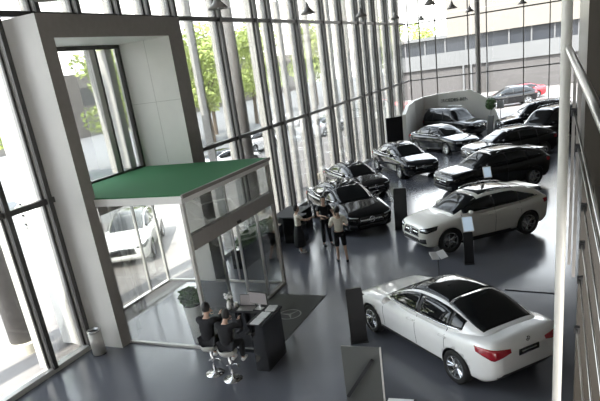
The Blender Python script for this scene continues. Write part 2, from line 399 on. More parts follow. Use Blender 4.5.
def car_template(kind):
    sp_ = SPEC[kind]; f = {k: pchip(sp_[k]) for k in ('zt', 'zb', 'w', 'zr', 'ga')}
    T = []                                  # (name, mesh, material key, location, parent name, rotation)
    x0, x1 = sp_['x0'], sp_['x1']; N = 70
    xs = [x0+(x1-x0)*(.5-.5*math.cos(PI*(i/N)))*.999+.0005*(x1-x0) for i in range(N+1)]
    xs = [.6*a+.4*(x0+(x1-x0)*(i/N)) for i, a in enumerate(xs)]
    bm = bmesh.new(); rings = []
    for x in xs:
        w, zb, zt = f['w'](x), f['zb'](x), f['zt'](x)
        half = [(x, fy*w, zb+fz*(zt-zb)) for fy, fz in RING]
        rings.append(half+[(p[0], -p[1], p[2]) for p in half[-2:0:-1]])
    loft(bm, rings); bmesh.ops.recalc_face_normals(bm, faces=bm.faces[:])
    me = bpy.data.meshes.new('low'); bm.to_mesh(me); bm.free(); low = link('low', me)
    bm = bmesh.new(); wz = sp_['wr']; ra = wz+.045
    for sx in (1, -1):
        for sy in (1, -1):
            r = bmesh.ops.create_cone(bm, cap_ends=True, segments=40, radius1=ra, radius2=ra, depth=.5,
                matrix=Matrix.Translation((sx*sp_['wb'], sy*.90, wz+.01)) @ Matrix.Rotation(PI/2, 4, 'X'))
    me2 = bpy.data.meshes.new('cut'); bm.to_mesh(me2); bm.free(); cut = link('cut', me2)
    md = low.modifiers.new('b', 'BOOLEAN'); md.operation = 'DIFFERENCE'; md.object = cut; md.solver = 'EXACT'
    lme = bake(low); bpy.data.objects.remove(low); bpy.data.objects.remove(cut)
    bm = bmesh.new(); bm.from_mesh(lme)
    for fc in bm.faces:
        c = fc.calc_center_median()
        for sx in (1, -1):
            dd = math.hypot(c.x-sx*sp_['wb'], c.z-wz-.01)
            if dd < ra+.004 and all(math.hypot(v.co.x-sx*sp_['wb'], v.co.z-wz-.01) < ra+.004 for v in fc.verts) and abs(c.y) > .5 and c.z < .75:
                fc.material_index = 1
    # greenhouse shell
    gx = sp_['zr']; g0, g1 = min(p[0] for p in gx), max(p[0] for p in gx); rings = []
    for i in range(41):
        x = g0+(g1-g0)*i/40; zb = f['zt'](x)-.06; h = max(f['zr'](x)-zb, .02); a = f['ga'](x)
        half = []
        for t in [k/14 for k in range(15)]:
            th = t*PI/2; ze = math.sin(th)**.55; y = (a-sp_['gk']*ze*h)*max(0, math.cos(th))**.42
            half.append((x, y, zb+ze*h))
        rings.append(half+[(p[0], -p[1], p[2]) for p in half[-2::-1]])
    loft(bm, rings)
    bmesh.ops.recalc_face_normals(bm, faces=bm.faces[:])
    bvh = BVHTree.FromBMesh(bm)
    me = bpy.data.meshes.new('body'); bm.to_mesh(me); bm.free()
    me.materials.append(M['paint_white']); me.materials.append(M['black_matte'])
    for p in me.polygons: p.use_smooth = len(p.vertices) < 20 and p.material_index == 0
    T.append(('body', me, 'PAINT', None, None, None))
    def curve(pts, n):
        pts = [Vector(p) for p in pts]; L = [0]
        for p, q in zip(pts, pts[1:]): L.append(L[-1]+(q-p).length)
        out = []
        for i in range(n+1):
            s = L[-1]*i/n
            for k in range(len(pts)-1):
                if s <= L[k+1]+1e-9:
                    u = (s-L[k])/max(1e-9, L[k+1]-L[k]); out.append(pts[k].lerp(pts[k+1], u)); break
        return out
    def decal(name, top, bot, d, m, off=.006, thick=.02, nu=16, nv=6, parent='body'):
        d = Vector(d).normalized(); A, B = curve(top, nu), curve(bot, nu); bm = bmesh.new(); G = []
        for i in range(nu+1):
            row = []
            for j in range(nv+1):
                p = A[i].lerp(B[i], j/nv); h = bvh.ray_cast(p-d*1.5, d)
                q = h[0] if h[0] is not None and (h[0]-p).length < .5 else p
                row.append((bm.verts.new(q-d*off), bm.verts.new(q+d*thick)))
            G.append(row)
        def quad(a, b, c, e):
            try: bm.faces.new((a, b, c, e))
            except ValueError: pass
        for i in range(nu):
            for j in range(nv):
                a, b, c, e = G[i][j], G[i+1][j], G[i+1][j+1], G[i][j+1]
                quad(a[0], b[0], c[0], e[0]); quad(a[1], e[1], c[1], b[1])
        for i in range(nu):
            for j in (0, nv): quad(G[i][j][0], G[i][j][1], G[i+1][j][1], G[i+1][j][0])
        for j in range(nv):
            for i in (0, nu): quad(G[i][j][0], G[i][j+1][0], G[i][j+1][1], G[i][j][1])
        bmesh.ops.recalc_face_normals(bm, faces=bm.faces[:])
        me = bpy.data.meshes.new(name); bm.to_mesh(me); bm.free(); me.materials.append(M[m])
        for p in me.polygons: p.use_smooth = True
        T.append((name, me, m, None, parent, None))
    def solid(name, bm, m, parent='body', loc=None, smooth=True, rot=None):
        bmesh.ops.recalc_face_normals(bm, faces=bm.faces[:])
        me = bpy.data.meshes.new(name); bm.to_mesh(me); bm.free(); me.materials.append(M[m])
        for p in me.polygons: p.use_smooth = smooth
        T.append((name, me, m, loc, parent, rot))
    sed = kind == 'sedan'
    zt = f['zt']; zr = f['zr']
    # side windows
    def sw(xa, xb, n=10, lo=.045, top=.075):
        t, b_ = [], []
        for i in range(n+1):
            x = xa+(xb-xa)*i/n; zl = zt(x)+lo; zh = max(zl+.01, zt(x)+(zr(x)-zt(x))*.80-.02)
            if not sed: zh = zl+(zh-zl)*min(1, max(0, (x+1.68)/.75))**.6+.004
            t.append((x, 0, zh)); b_.append((x, 0, zl))
        return t, b_
    segs = ((.80, -.20), (-.27, -1.12), ) if sed else ((.86, -.15), (-.20, -1.05), (-1.09, -1.62))
    if sed: segs = segs + ((-1.16, -1.42),)
    for s in (1, -1):
        t, b_ = sw(.86, -1.44 if sed else -1.66, 20, .035, 0)
        decal('pillar_trim', [(p[0], s*.8, p[2]+.004) for p in t], [(p[0], s*.8, p[2]) for p in b_], (0, -s, 0), 'black_matte', off=.003, nu=30, nv=5)
        for (xa, xb) in segs:
            t, b_ = sw(xa, xb)
            sh = lambda P: [(p[0], s*.8, p[2]) for p in P]
            decal('side_window', sh(t), sh(b_), (0, -s, 0), 'dark_glass', nu=14, nv=5)
        # chrome line under the windows
        t = [(x, s*.85, zt(x)+.042) for x in np.linspace(.84, -1.42 if sed else -1.75, 12)]
        b_ = [(x, s*.85, zt(x)+.022) for x in np.linspace(.84, -1.42 if sed else -1.75, 12)]
        decal('window_trim', t, b_, (0, -s, 0), 'chrome' if sed else 'black_gloss', nu=20, nv=1)
        # sill
        t = [(x, s*.9, .33) for x in (1.0, -1.0)]; b_ = [(x, s*.9, .235) for x in (1.0, -1.0)]
        decal('side_sill', t, b_, (0, -s, 0), 'black_matte', nu=8, nv=2)
        for hx in ((.0, -.98) if sed else (.05, -.92)):
            decal('door_handle', [(hx, s*.9, .86 if sed else .93), (hx-.2, s*.9, .865 if sed else .935)], [(hx, s*.9, .835 if sed else .905), (hx-.2, s*.9, .84 if sed else .91)], (0, -s, 0), 'PAINTC', off=.03, nu=4, nv=2)
        for dx in ((.88, -.23, -1.12) if sed else (.92, -.18, -1.08)):
            z1 = zt(dx)+.01
            decal('door_seam', [(dx, s*.9, z1), (dx-.004, s*.9, .36)], [(dx-.012, s*.9, z1), (dx-.016, s*.9, .36)], (0, -s, 0), 'black_matte', off=.001, thick=.01, nu=12, nv=1)
        # mirror
        bm = bmesh.new(); zm = zt(.72)+.06; bmesh.ops.create_uvsphere(bm, u_segments=14, v_segments=8, radius=1)
        for v in bm.verts: v.co = Vector((.70+v.co.x*.07-abs(v.co.y)*.02, s*(.93+v.co.y*.11*s), zm+v.co.z*.065))
        box(bm, .66, .73, min(s*.80, s*.90), max(s*.80, s*.90), zm-.05, zm-.02)
        solid('mirror', bm, 'PAINTC')
        # headlight: wraps the corner
        if sed:
            T1 = [(2.18, s*.42, .66), (2.05, s*.68, .72), (1.72, s*.80, .80)]; B1 = [(2.2, s*.42, .60), (2.1, s*.68, .59), (1.78, s*.82, .70)]
        else:
            T1 = [(2.12, s*.46, .80), (2.02, s*.70, .85), (1.75, s*.84, .90)]; B1 = [(2.14, s*.46, .70), (2.05, s*.72, .69), (1.80, s*.86, .78)]
        decal('headlight', T1, B1, (-.75, -s*.62, -.12), 'dark_glass', nu=12, nv=4)
        T1b = [(a[0]*.5+b[0]*.5, a[1]*.5+b[1]*.5, a[2]*.75+b[2]*.25) for a, b in zip(T1, B1)]
        T1c = [(a[0]*.5+b[0]*.5, a[1]*.5+b[1]*.5, a[2]*.45+b[2]*.55) for a, b in zip(T1, B1)]
        decal('light_strip', T1b[:2], T1c[:2], (-.75, -s*.62, -.12), 'lamp_clear', off=.012, nu=8, nv=2)
        # lower intake
        zi = .42 if sed else .50
        decal('air_intake', [(2.2, s*.50, zi), (2.1, s*.72, zi+.03)], [(2.2, s*.46, zi-.13), (2.1, s*.74, zi-.12)], (-.85, -s*.5, 0), 'black_matte', nu=8, nv=3)
        # tail light
        if sed:
            T1 = [(-2.2, s*.34, .88), (-2.12, s*.64, .93), (-1.84, s*.82, .95)]; B1 = [(-2.22, s*.34, .82), (-2.15, s*.68, .73), (-1.90, s*.84, .86)]
        else:
            T1 = [(-2.1, s*.36, 1.0), (-2.05, s*.66, 1.03), (-1.85, s*.80, 1.03)]; B1 = [(-2.12, s*.36, .92), (-2.08, s*.66, .88), (-1.9, s*.84, .91)]
        decal('taillight', T1, B1, (.78, -s*.62, -.1), 'tail_red', nu=12, nv=4)
        # roof rail
        if not sed:
            P = [(x, s*(f['ga'](x)-sp_['gk']*(zr(x)-zt(x))-.08), zr(x)+(-.03 if abs(x+.665) > .77 else .01)) for x in np.linspace(.12, -1.45, 12)]
            bm = bmesh.new(); tube(bm, P, .014, 8); solid('roof_rail', bm, 'chrome')
        # tailpipe trim
        decal('exhaust_trim', [(-2.2, s*.45, .40), (-2.15, s*.66, .40)], [(-2.2, s*.46, .36), (-2.15, s*.65, .36)], (1, 0, 0), 'chrome', nu=4, nv=2)
    def top_patch(name, xa, xb, fr, m, n=10, k=.80, off=.006, curve_in=0):
        t, b_ = [], []
        for i in range(n+1):
            x = xa+(xb-xa)*i/n; h = max(0, zr(x)-zt(x)); w = (f['ga'](x)-sp_['gk']*h)*k
            t.append((x+curve_in*0, w, zr(x))); b_.append((x, -w, zr(x)))
        decal(name, t, b_, fr, m, nu=16, nv=12, off=off)
    if sed:
        top_patch('windshield', 1.02, .24, (0, 0, -1), 'dark_glass', k=.86)
        top_patch('roof_glass', .22, -.90, (0, 0, -1), 'dark_glass', k=.84)
        top_patch('rear_window', -.915, -1.80, (0, 0, -1), 'dark_glass', k=.86)
    else:
        top_patch('windshield', 1.10, .32, (0, 0, -1), 'dark_glass', k=.90)
        top_patch('roof_glass', .18, -1.05, (0, 0, -1), 'dark_glass', k=.74)
        decal('rear_window', [(-1.9, .50, zr(-1.9)-.03), (-1.9, -.50, zr(-1.9)-.03)], [(-2.0, .66, 1.17), (-2.0, -.66, 1.17)], (.95, 0, -.3), 'dark_glass', nu=14, nv=5)
        bm = bmesh.new(); zs = zr(-1.78)+.01; box(bm, -2.02, -1.62, -.58, .58, zs-.02, zs+.015, bev=.012); solid('spoiler', bm, 'PAINTC')
    # grille, plate, badge, lower bumper
    zg = (.64, .44) if sed else (.79, .56)
    decal('grille', [(2.25, .40, zg[0]), (2.27, 0, zg[0]+.02), (2.25, -.40, zg[0])], [(2.25, .46, zg[1]), (2.27, 0, zg[1]), (2.25, -.46, zg[1])], (-1, 0, 0), 'black_gloss', nu=14, nv=5)
    zc = (zg[0]+zg[1])/2+.01
    decal('grille_bar', [(2.25, .40, zc+.02), (2.25, -.40, zc+.02)], [(2.25, .40, zc-.02), (2.25, -.40, zc-.02)], (-1, 0, 0), 'chrome', off=.015, nu=10, nv=1)
    xf = 2.285 if sed else 2.20
    bm = bmesh.new(); star(bm, .095, .014, 0, .02); solid('emblem', bm, 'chrome', loc=(xf, 0, zc), rot=(PI/2, 0, PI/2))
    zl = .40 if sed else .50
    decal('lower_grille', [(2.2, .44, zl), (2.2, -.44, zl)], [(2.2, .50, zl-.12), (2.2, -.50, zl-.12)], (-1, 0, 0), 'black_matte', nu=12, nv=3)
    xr = -2.25 if sed else -2.16; zp = .83 if sed else .80
    decal('license_plate', [(xr, .23, zp), (xr, -.23, zp)], [(xr, .23, zp-.11), (xr, -.23, zp-.11)], (1, 0, 0), 'black_gloss', off=.012, nu=6, nv=3)
    decal('plate_text', [(xr, .17, zp-.04), (xr, -.17, zp-.04)], [(xr, .17, zp-.06), (xr, -.17, zp-.06)], (1, 0, 0), 'sill_metal', off=.016, thick=-.012, nu=6, nv=1, parent='license_plate')
    decal('rear_diffuser', [(-2.2, .55, .44), (-2.2, -.55, .44)], [(-2.15, .6, .33), (-2.15, -.6, .33)], (1, 0, 0), 'black_matte', nu=12, nv=3)
    xe = -2.285 if sed else -2.19
    bm = bmesh.new(); star(bm, .045, .008, 0, .012); solid('emblem', bm, 'chrome', loc=(xe+.03, 0, .96 if sed else 1.0), rot=(PI/2, 0, -PI/2))
    # wheels
    R_ = sp_['wr']; W_ = .115; ri = R_*.70
    bm = bmesh.new(); prof = [(ri, -W_*.85), (R_-.03, -W_), (R_, -W_*.75), (R_, W_*.75), (R_-.03, W_), (ri, W_*.85), (ri-.01, W_*.5), (ri-.01, -W_*.5), (ri, -W_*.85)]
    lathe(bm, prof, 40, close=False)
    bmesh.ops.remove_doubles(bm, verts=bm.verts[:], dist=1e-4)
    bmesh.ops.recalc_face_normals(bm, faces=bm.faces[:]); tyre = bpy.data.meshes.new('wheel'); bm.to_mesh(tyre); bm.free(); tyre.materials.append(M['rubber'])
    for p in tyre.polygons: p.use_smooth = True
    bm = bmesh.new(); lathe(bm, [(ri, W_*.2), (ri, W_*.86), (ri-.022, W_*.86), (ri-.03, W_*.3), (ri, W_*.2)], 40, close=False)
    lathe(bm, [(.06, W_*.2), (.065, W_*.62), (.02, W_*.74)], 16)
    for k in range(5):
        for dlt in (-.12, .12):
            t = 2*PI*k/5+dlt; t2 = 2*PI*k/5+dlt*1.6
            p = Vector((math.cos(t)*.05, math.sin(t)*.05, W_*.5)); q = Vector((math.cos(t2)*(ri-.015), math.sin(t2)*(ri-.015), W_*.68))
            tube(bm, [p, q], [.020, .024], 6)
    rim = bpy.data.meshes.new('rim'); bmesh.ops.recalc_face_normals(bm, faces=bm.faces[:]); bm.to_mesh(rim); bm.free(); rim.materials.append(M['rim_metal'])
    bm = bmesh.new(); lathe(bm, [(.17, W_*.05), (.17, W_*.2)], 24); disc = bpy.data.meshes.new('brake_disc'); bm.to_mesh(disc); bm.free(); disc.materials.append(M['steel'])
    bm = bmesh.new(); lathe(bm, [(ri-.005, -W_*.5), (ri-.005, -W_*.1)], 30); wellm = bpy.data.meshes.new('hub'); bm.to_mesh(wellm); bm.free(); wellm.materials.append(M['black_matte'])
    for sx in (1, -1):
        for sy in (1, -1):
            T.append(('wheel', tyre, 'rubber', (sx*sp_['wb'], sy*(.785), R_), 'root', (-sy*PI/2, 0, 0)))
            for nm, me_, k_ in (('rim', rim, 'rim_metal'), ('brake_disc', disc, 'steel'), ('hub', wellm, 'black_matte')):
                T.append((nm, me_, k_, None, 'WHEEL', None))
    return T
M['PAINTC'] = M['paint_white']
TPL = {k: car_template(k) for k in SPEC}
def car(kind, paint, x, y, deg, label, group=None, scale=1.0, name='car', detail=True, z=0):
    root = empty(name, (x, y, z), math.radians(deg), label=label, cat='car', group=group)
    root.scale = (scale,)*3
    body = None; wheel = None; plate = None
    skip = set() if detail else {'door_seam', 'door_handle', 'plate_text', 'brake_disc', 'hub', 'exhaust_trim', 'light_strip', 'emblem', 'side_sill', 'air_intake', 'lower_grille', 'grille_bar', 'rear_diffuser'}
    for (nm, me, mk, loc, par, rot) in TPL[kind]:
        if nm in skip: continue
        # parts of the car: body and wheels; window, lamp and trim pieces are parts too (children of the car)
        pr_ = root if par in (None, 'body', 'root') else (plate if par == 'license_plate' else wheel)
        o = link(nm, me, pr_, loc, rot)
        if nm == 'wheel': wheel = o
        if nm == 'license_plate': plate = o
        if mk in ('PAINT', 'PAINTC'):
            o.material_slots[0].link = 'OBJECT'; o.material_slots[0].material = M[paint]
    return root
SH = 'cars parked on the showroom floor'
car('sedan', 'paint_white', -2.19, 10.93, 139.4, 'white four-door sedan with black glass roof, seen from behind, nearest car', SH)
car('suv', 'paint_cream', -2.53, 18.2, 221, 'white compact crossover facing left beyond the nearest white sedan', SH)
car('sedan', 'paint_black', -7.52, 20.27, -49, 'black sedan by the glass wall, nose toward the three standing people', SH, 1.05)
car('sedan', 'paint_black', -8.8, 25.3, -46, 'small black car half hidden behind the sedan near the three people', SH, .93)
car('sedan', 'paint_night', -7.46, 29.23, -52, 'black sedan by the glass wall, before the dark end of the display wall', SH, 1.05)
car('sedan', 'paint_night', -6.51, 35.04, -43, 'black sedan in front of the boxy off-roader under the display wall', SH, 1.05)
car('offroad', 'paint_black', -6.83, 41.0, -37, 'black off-road vehicle right against the white curved display wall', SH, 1.05)
car('suv', 'paint_black', -2.72, 24.9, 218, 'black crossover directly behind the white crossover', SH, 1.04)
car('suv', 'paint_black', -2.55, 31.0, 213, 'black hatchback in the right row, third car back from the white sedan', SH, 1.02)
car('offroad', 'paint_night', -1.75, 40.2, 203, 'dark car with bright bonnet at the far right end of the hall', SH, 1.04)
car('offroad', 'paint_black', -.75, 35.6, 228, 'black car cut off by the white post at the right', SH, 1.08)

# ---------------------------------------------------------------- display wall at the back
dw = empty('display_wall', (-7.5, 42.8, 0), label='curved white display wall with small dark lettering behind the cars', cat='display wall')
path = [(-9.45, 37.9), (-9.7, 40.0), (-9.65, 41.6), (-9.2, 42.6), (-8.2, 43.0), (-7.0, 43.05), (-5.95, 43.0)]
tops = [2.0, 2.35, 2.5, 2.6, 2.68, 2.72, 2.75]
bm = bmesh.new(); rings = []
for i, (p, t) in enumerate(zip(path, tops)):
    a = Vector(path[max(0, i-1)]); b = Vector(path[min(len(path)-1, i+1)]); d = (b-a).normalized(); n = Vector((-d.y, d.x))*.12
    P = Vector(p)-Vector((-7.5, 42.8)); rings.append([(P.x+n.x, P.y+n.y, 0), (P.x-n.x, P.y-n.y, 0), (P.x-n.x, P.y-n.y, t), (P.x+n.x, P.y+n.y, t)])
rings.append([(1.62+2.0, .3, 0), (1.62+2.0, .1, 0), (1.62+1.3, .1, 1.9), (1.62+1.3, .3, 1.9)])
loft(bm, rings); fin('wall_panel', bm, 'display_white', dw)
bm = bmesh.new(); e = [(-10.55, 37.0), (-9.52, 37.75)]
box(bm, -.55, .55, -.05, .05, 0, 1.95); o = fin('end_panel', bm, 'black_matte', dw); o.location = (-10.0+7.5, 37.4-42.8, 0); o.rotation_euler = (0, 0, .62); o['label'] = 'black end panel'
text('lettering', 'MERCEDES-BENZ', .30, 'black_matte', dw, (.4, .13-.02, 2.17), (PI/2, 0, 0), .02, 1.05)

# ---------------------------------------------------------------- people
def skin_mesh(verts, edges, radii, levels=2, root=0):
    me = bpy.data.meshes.new('sk'); me.from_pydata([Vector(v) for v in verts], edges, []); o = link('sk', me)
    o.modifiers.new('s', 'SKIN'); lay = me.skin_vertices[0].data if me.skin_vertices else None
    if lay is None:
        bm = bmesh.new(); bm.from_mesh(me); bm.verts.layers.skin.verify(); bm.to_mesh(me); bm.free(); lay = me.skin_vertices[0].data
    for i, r in enumerate(radii):
        lay[i].radius = r if isinstance(r, tuple) else (r, r)
        lay[i].use_root = i == root
    sb = o.modifiers.new('d', 'SUBSURF'); sb.levels = levels; sb.render_levels = levels
    m = bake(o); bpy.data.objects.remove(o); return m
def ellips(bm, c, r, rot=None, seg=16):
    k = bmesh.ops.create_uvsphere(bm, u_segments=seg, v_segments=max(8, seg//2), radius=1)
    for v in k['verts']:
        p = Vector((v.co.x*r[0], v.co.y*r[1], v.co.z*r[2]))
        v.co = (rot @ p if rot else p)+Vector(c)
def voxel(meshes, extra, vs):
    bm = bmesh.new()
    for m in meshes: bm.from_mesh(m)
    for e in extra: e(bm)
    me = bpy.data.meshes.new('u'); bm.to_mesh(me); bm.free(); o = link('u', me)
    rm = o.modifiers.new('r', 'REMESH'); rm.mode = 'VOXEL'; rm.voxel_size = vs
    sm = o.modifiers.new('k', 'SMOOTH'); sm.iterations = 2
    m = bake(o); bpy.data.objects.remove(o)
    for p in m.polygons: p.use_smooth = True
    return m
def hand(wrist, d, side, up=Vector((0, 0, 1)), curl=.35):
    """palm and five bent fingers as skinned chains; d = direction the hand points"""
    d = Vector(d).normalized(); up = (up-d*up.dot(d)).normalized(); lat = d.cross(up).normalized(); W = Vector(wrist); out = []
    V = [W, W+d*.05, W+d*.085]; out.append(skin_mesh(V, [(0, 1), (1, 2)], [(.022, .028), (.036, .018), (.034, .015)], 1))
    for i, (o_, ln) in enumerate(((-.028, .060), (-.010, .072), (.010, .078), (.028, .070))):
        b = W+d*.075+lat*o_; dd = d.copy(); P = [b]
        for s in range(3):
            dd = (dd-up*curl).normalized(); P.append(P[-1]+dd*ln/3)
        out.append(skin_mesh(P, [(0, 1), (1, 2), (2, 3)], [.010, .0095, .009, .008], 1))
    s = side; b = W+d*.03-lat*.03*s; P = [b, b-lat*.03*s+d*.015, b-lat*.042*s+d*.045, b-lat*.04*s+d*.065-up*.01]
    out.append(skin_mesh(P, [(0, 1), (1, 2), (2, 3)], [.014, .012, .011, .009], 1))
    return out
def person(x, y, deg, label, J, h=1.72, top='cream_cloth', bottom='black_cloth', kind='trousers', sleeve=.5, hairlong=False, shoe='black_matte', z=0, group=None):
    """J: joints in a unit where standing height is 1.72 m; local frame: +y forward, +x to the person's right"""
    root = empty('person', (x, y, z), math.radians(deg), label=label, cat='person', group=group); s = h/1.72; root.scale = (s, s, s)
    g = dict(pel=(0, 0, .93), waist=(0, .005, 1.08), chest=(0, .0, 1.27), neck=(0, -.005, 1.44), head=(0, .02, 1.57),
             shR=(.18, 0, 1.38), shL=(-.18, 0, 1.38), elR=(.24, -.02, 1.10), elL=(-.24, -.02, 1.10), haR=(.25, .08, .87), haL=(-.25, .08, .87),
             hipR=(.09, 0, .88), hipL=(-.09, 0, .88), knR=(.10, .02, .48), knL=(-.10, .02, .48), anR=(.11, -.02, .08), anL=(-.11, -.02, .08),
             toR=(.13, .14, .03), toL=(-.13, .14, .03))
    g.update(J); g = {k: Vector(v) for k, v in g.items()}
    n = ['pel', 'waist', 'chest', 'neck', 'head', 'shR', 'elR', 'haR', 'shL', 'elL', 'haL', 'hipR', 'knR', 'anR', 'toR', 'hipL', 'knL', 'anL', 'toL']
    R_ = [(.13, .10), (.115, .09), (.13, .095), (.052, .052), (.06, .065), .055, .038, .024, .055, .038, .024, .078, .052, .036, .028, .078, .052, .036, .028]
    E = [(0, 1), (1, 2), (2, 3), (3, 4), (2, 5), (5, 6), (6, 7), (2, 8), (8, 9), (9, 10), (0, 11), (11, 12), (12, 13), (13, 14), (0, 15), (15, 16), (16, 17), (17, 18)]
    m0 = skin_mesh([g[k] for k in n], E, R_)
    ms = [m0]
    for sd, el, ha in ((1, 'elR', 'haR'), (-1, 'elL', 'haL')):
        dd = (g[ha]-g[el]).normalized(); ms += hand(g[ha]-dd*.01, dd, sd, up=Vector((-sd*.7, 0, .7)) if abs(dd.z) < .8 else Vector((sd, 0, 0)))
    hd = g['head']; hdir = (g['head']-g['neck']).normalized()
    def face(bm):
        ellips(bm, hd+Vector((0, .0, .03)), (.074, .092, .112)); ellips(bm, hd+Vector((0, .035, -.04)), (.052, .055, .055))
        ellips(bm, hd+Vector((0, .098, .01)), (.013, .02, .024)); ellips(bm, hd+Vector((.076, -.005, .015)), (.012, .022, .032)); ellips(bm, hd+Vector((-.076, -.005, .015)), (.012, .022, .032))
        ellips(bm, hd+Vector((0, .083, -.036)), (.024, .012, .009))
    me = voxel(ms, [face], .009); me.materials.clear(); me.materials.append(M['skin']); link('body', me, root)
    for sd in (1, -1):
        bm = bmesh.new(); ellips(bm, hd+Vector((sd*.031, .083, .032)), (.012, .009, .008), seg=10); fin('eye', bm, 'hair', root, True)
    bm = bmesh.new(); bmesh.ops.create_uvsphere(bm, u_segments=24, v_segments=16, radius=1)
    bmesh.ops.delete(bm, geom=[v for v in bm.verts if v.co.z < -.62+.9*max(0, v.co.y) or (v.co.y > .45 and v.co.z < .42)], context='VERTS')
    for v in bm.verts: v.co = Vector((v.co.x*.086, v.co.y*.104-.006, v.co.z*(.122 if not hairlong or v.co.y > -.1 else .15)+.038))+hd
    r = bmesh.ops.solidify(bm, geom=bm.faces[:], thickness=.012)
    fin('hair', bm, 'hair', root, True)
    if hairlong:
        pass
    # top
    lerp = lambda a, b, t: g[a].lerp(g[b], t)
    V = [g['pel']+Vector((0, 0, -.02)), g['waist'], g['chest'], g['neck']+Vector((0, 0, -.055)), g['shR'], lerp('shR', 'elR', min(1, sleeve*1.6)), g['shL'], lerp('shL', 'elL', min(1, sleeve*1.6))]
    E2 = [(0, 1), (1, 2), (2, 3), (2, 4), (4, 5), (2, 6), (6, 7)]
    R2 = [(.155, .125), (.14, .115), (.152, .118), (.062, .058), .074, .056, .074, .056]
    if sleeve > .7:
        V += [lerp('elR', 'haR', .88), lerp('elL', 'haL', .88)]; E2 += [(5, 8), (7, 9)]; R2 += [.038, .038]
    m = skin_mesh(V, E2, R2); m.materials.clear(); m.materials.append(M[top]); [setattr(p, 'use_smooth', True) for p in m.polygons]
    link('shirt' if sleeve < .7 else 'jacket', m, root)
    if kind == 'skirt':
        bm = bmesh.new(); rings = []
        for (zz, rx, ry) in ((1.0, .145, .115), (.92, .165, .13), (.70, .21, .18), (.26, .245, .215), (.24, .22, .19), (.70, .17, .14), (.92, .14, .11)):
            rings.append([(rx*math.cos(2*PI*k/24)*(1+.03*math.sin(6*PI*k/12)), ry*math.sin(2*PI*k/24), zz) for k in range(24)])
        loft(bm, rings); fin('skirt', bm, bottom, root, True)
    else:
        cut = 1.0 if kind == 'trousers' else .08
        V = [g['pel']+Vector((0, 0, .02)), g['hipR'], g['knR'] if kind != 'shorts' else lerp('knR', 'anR', .02), g['hipL'], g['knL'] if kind != 'shorts' else lerp('knL', 'anL', .02)]
        E2 = [(0, 1), (1, 2), (0, 3), (3, 4)]; R2 = [(.15, .12), (.10, .10), .075, (.10, .10), .075]
        if kind == 'trousers':
            V += [lerp('knR', 'anR', .93), lerp('knL', 'anL', .93)]; E2 += [(2, 5), (4, 6)]; R2 += [.058, .058]
        m = skin_mesh(V, E2, R2); m.materials.clear(); m.materials.append(M[bottom]); [setattr(p, 'use_smooth', True) for p in m.polygons]
        link(kind, m, root)
    for sd, an, to in ((1, 'anR', 'toR'), (-1, 'anL', 'toL')):
        a, t = g[an], g[to]; d = (t-a); d.z = 0; d = d.normalized(); b = a-d*.05
        V = [Vector((b.x, b.y, t.z+.018)), Vector((a.x, a.y, t.z+.022)), Vector((t.x, t.y, t.z+.012)), Vector((t.x, t.y, t.z+.01))+d*.05]
        m = skin_mesh(V, [(0, 1), (1, 2), (2, 3)], [(.042, .046), (.046, .05), (.048, .038), (.036, .026)]); m.materials.clear(); m.materials.append(M[shoe]); [setattr(p, 'use_smooth', True) for p in m.polygons]
        link('shoe', m, root)
    return root
GP = 'people talking by the black sedan'
person(-7.88, 16.55, -55, 'person in pale short-sleeved blouse and long black skirt, arm stretched forward',
       dict(haR=(.10, .48, 1.22), elR=(.22, .22, 1.18), haL=(-.05, .35, 1.15), elL=(-.23, .10, 1.13)), 1.62, 'pale_cloth', 'black_cloth', 'skirt', .4, True, 'paper', group=GP)
person(-7.22, 17.3, -140, 'person in black short-sleeved top and black trousers, facing the other two',
       dict(haR=(.12, .38, 1.12), elR=(.26, .10, 1.12), haL=(-.20, .42, 1.10), elL=(-.27, .14, 1.12), anL=(-.13, .06, .08), toL=(-.15, .22, .03)), 1.72, 'black_cloth', 'black_cloth', 'trousers', .4, group=GP)
person(-6.15, 15.75, 28, 'person in loose cream T-shirt, black shorts and black shoes, seen from behind',
       dict(haR=(.15, .28, 1.10), elR=(.27, .04, 1.10), haL=(-.10, .30, 1.16), elL=(-.27, .05, 1.10), anR=(.14, -.16, .09), toR=(.16, -.02, .03), knR=(.12, -.02, .49)), 1.75, 'cream_cloth', 'black_cloth', 'shorts', .55, group=GP)

# ---------------------------------------------------------------- reception desk, stools and seated pair
dk = empty('reception_desk', (-5.95, 9.5, 0), label='black reception desk with two wings beside the grey door mat', cat='desk')
def db(name, m, *a, bev=0, par=None): return bx(name, m, par or dk, *a, bev=bev)
db('front_panel', 'black_gloss', -.62, .26, .28, .44, 0, 1.06, bev=.012)
db('side_wing', 'black_gloss', .24, .54, -.42, .44, 0, 1.06, bev=.012)
bm = bmesh.new(); box(bm, -.66, .24, .10, .47, 1.06, 1.10, bev=.006); box(bm, .20, .57, -.45, .47, 1.06, 1.10, bev=.006); fin('worktop', bm, 'black_matte', dk)
db('kick_rail', 'steel', -.60, .50, .26, .29, .10, .13)
lp = empty('laptop', (-6.12, 9.74, 1.10), .15, label='open laptop with greyish screen on the reception desk', cat='laptop')
bx('keyboard_base', 'steel', lp, -.18, .18, -.12, .12, 0, .02, bev=.004)
bm = bmesh.new(); box(bm, -.18, .18, -.008, .008, 0, .25, bev=.004); o = fin('lid', bm, 'black_matte', lp); o.location = (0, .125, .02); o.rotation_euler = (-.25, 0, 0)
bm = bmesh.new(); box(bm, -.165, .165, -.012, -.0085, .015, .235); o2 = fin('display', bm, 'laptop_screen', o)
mon = empty('monitor', (-5.82, 9.78, 1.10), -.15, label='grey-pink desktop monitor at the far edge of the reception desk', cat='monitor')
bx('stand_base', 'steel', mon, -.09, .09, -.07, .07, 0, .015, bev=.003)
bx('neck', 'steel', mon, -.02, .02, .02, .04, .015, .16)
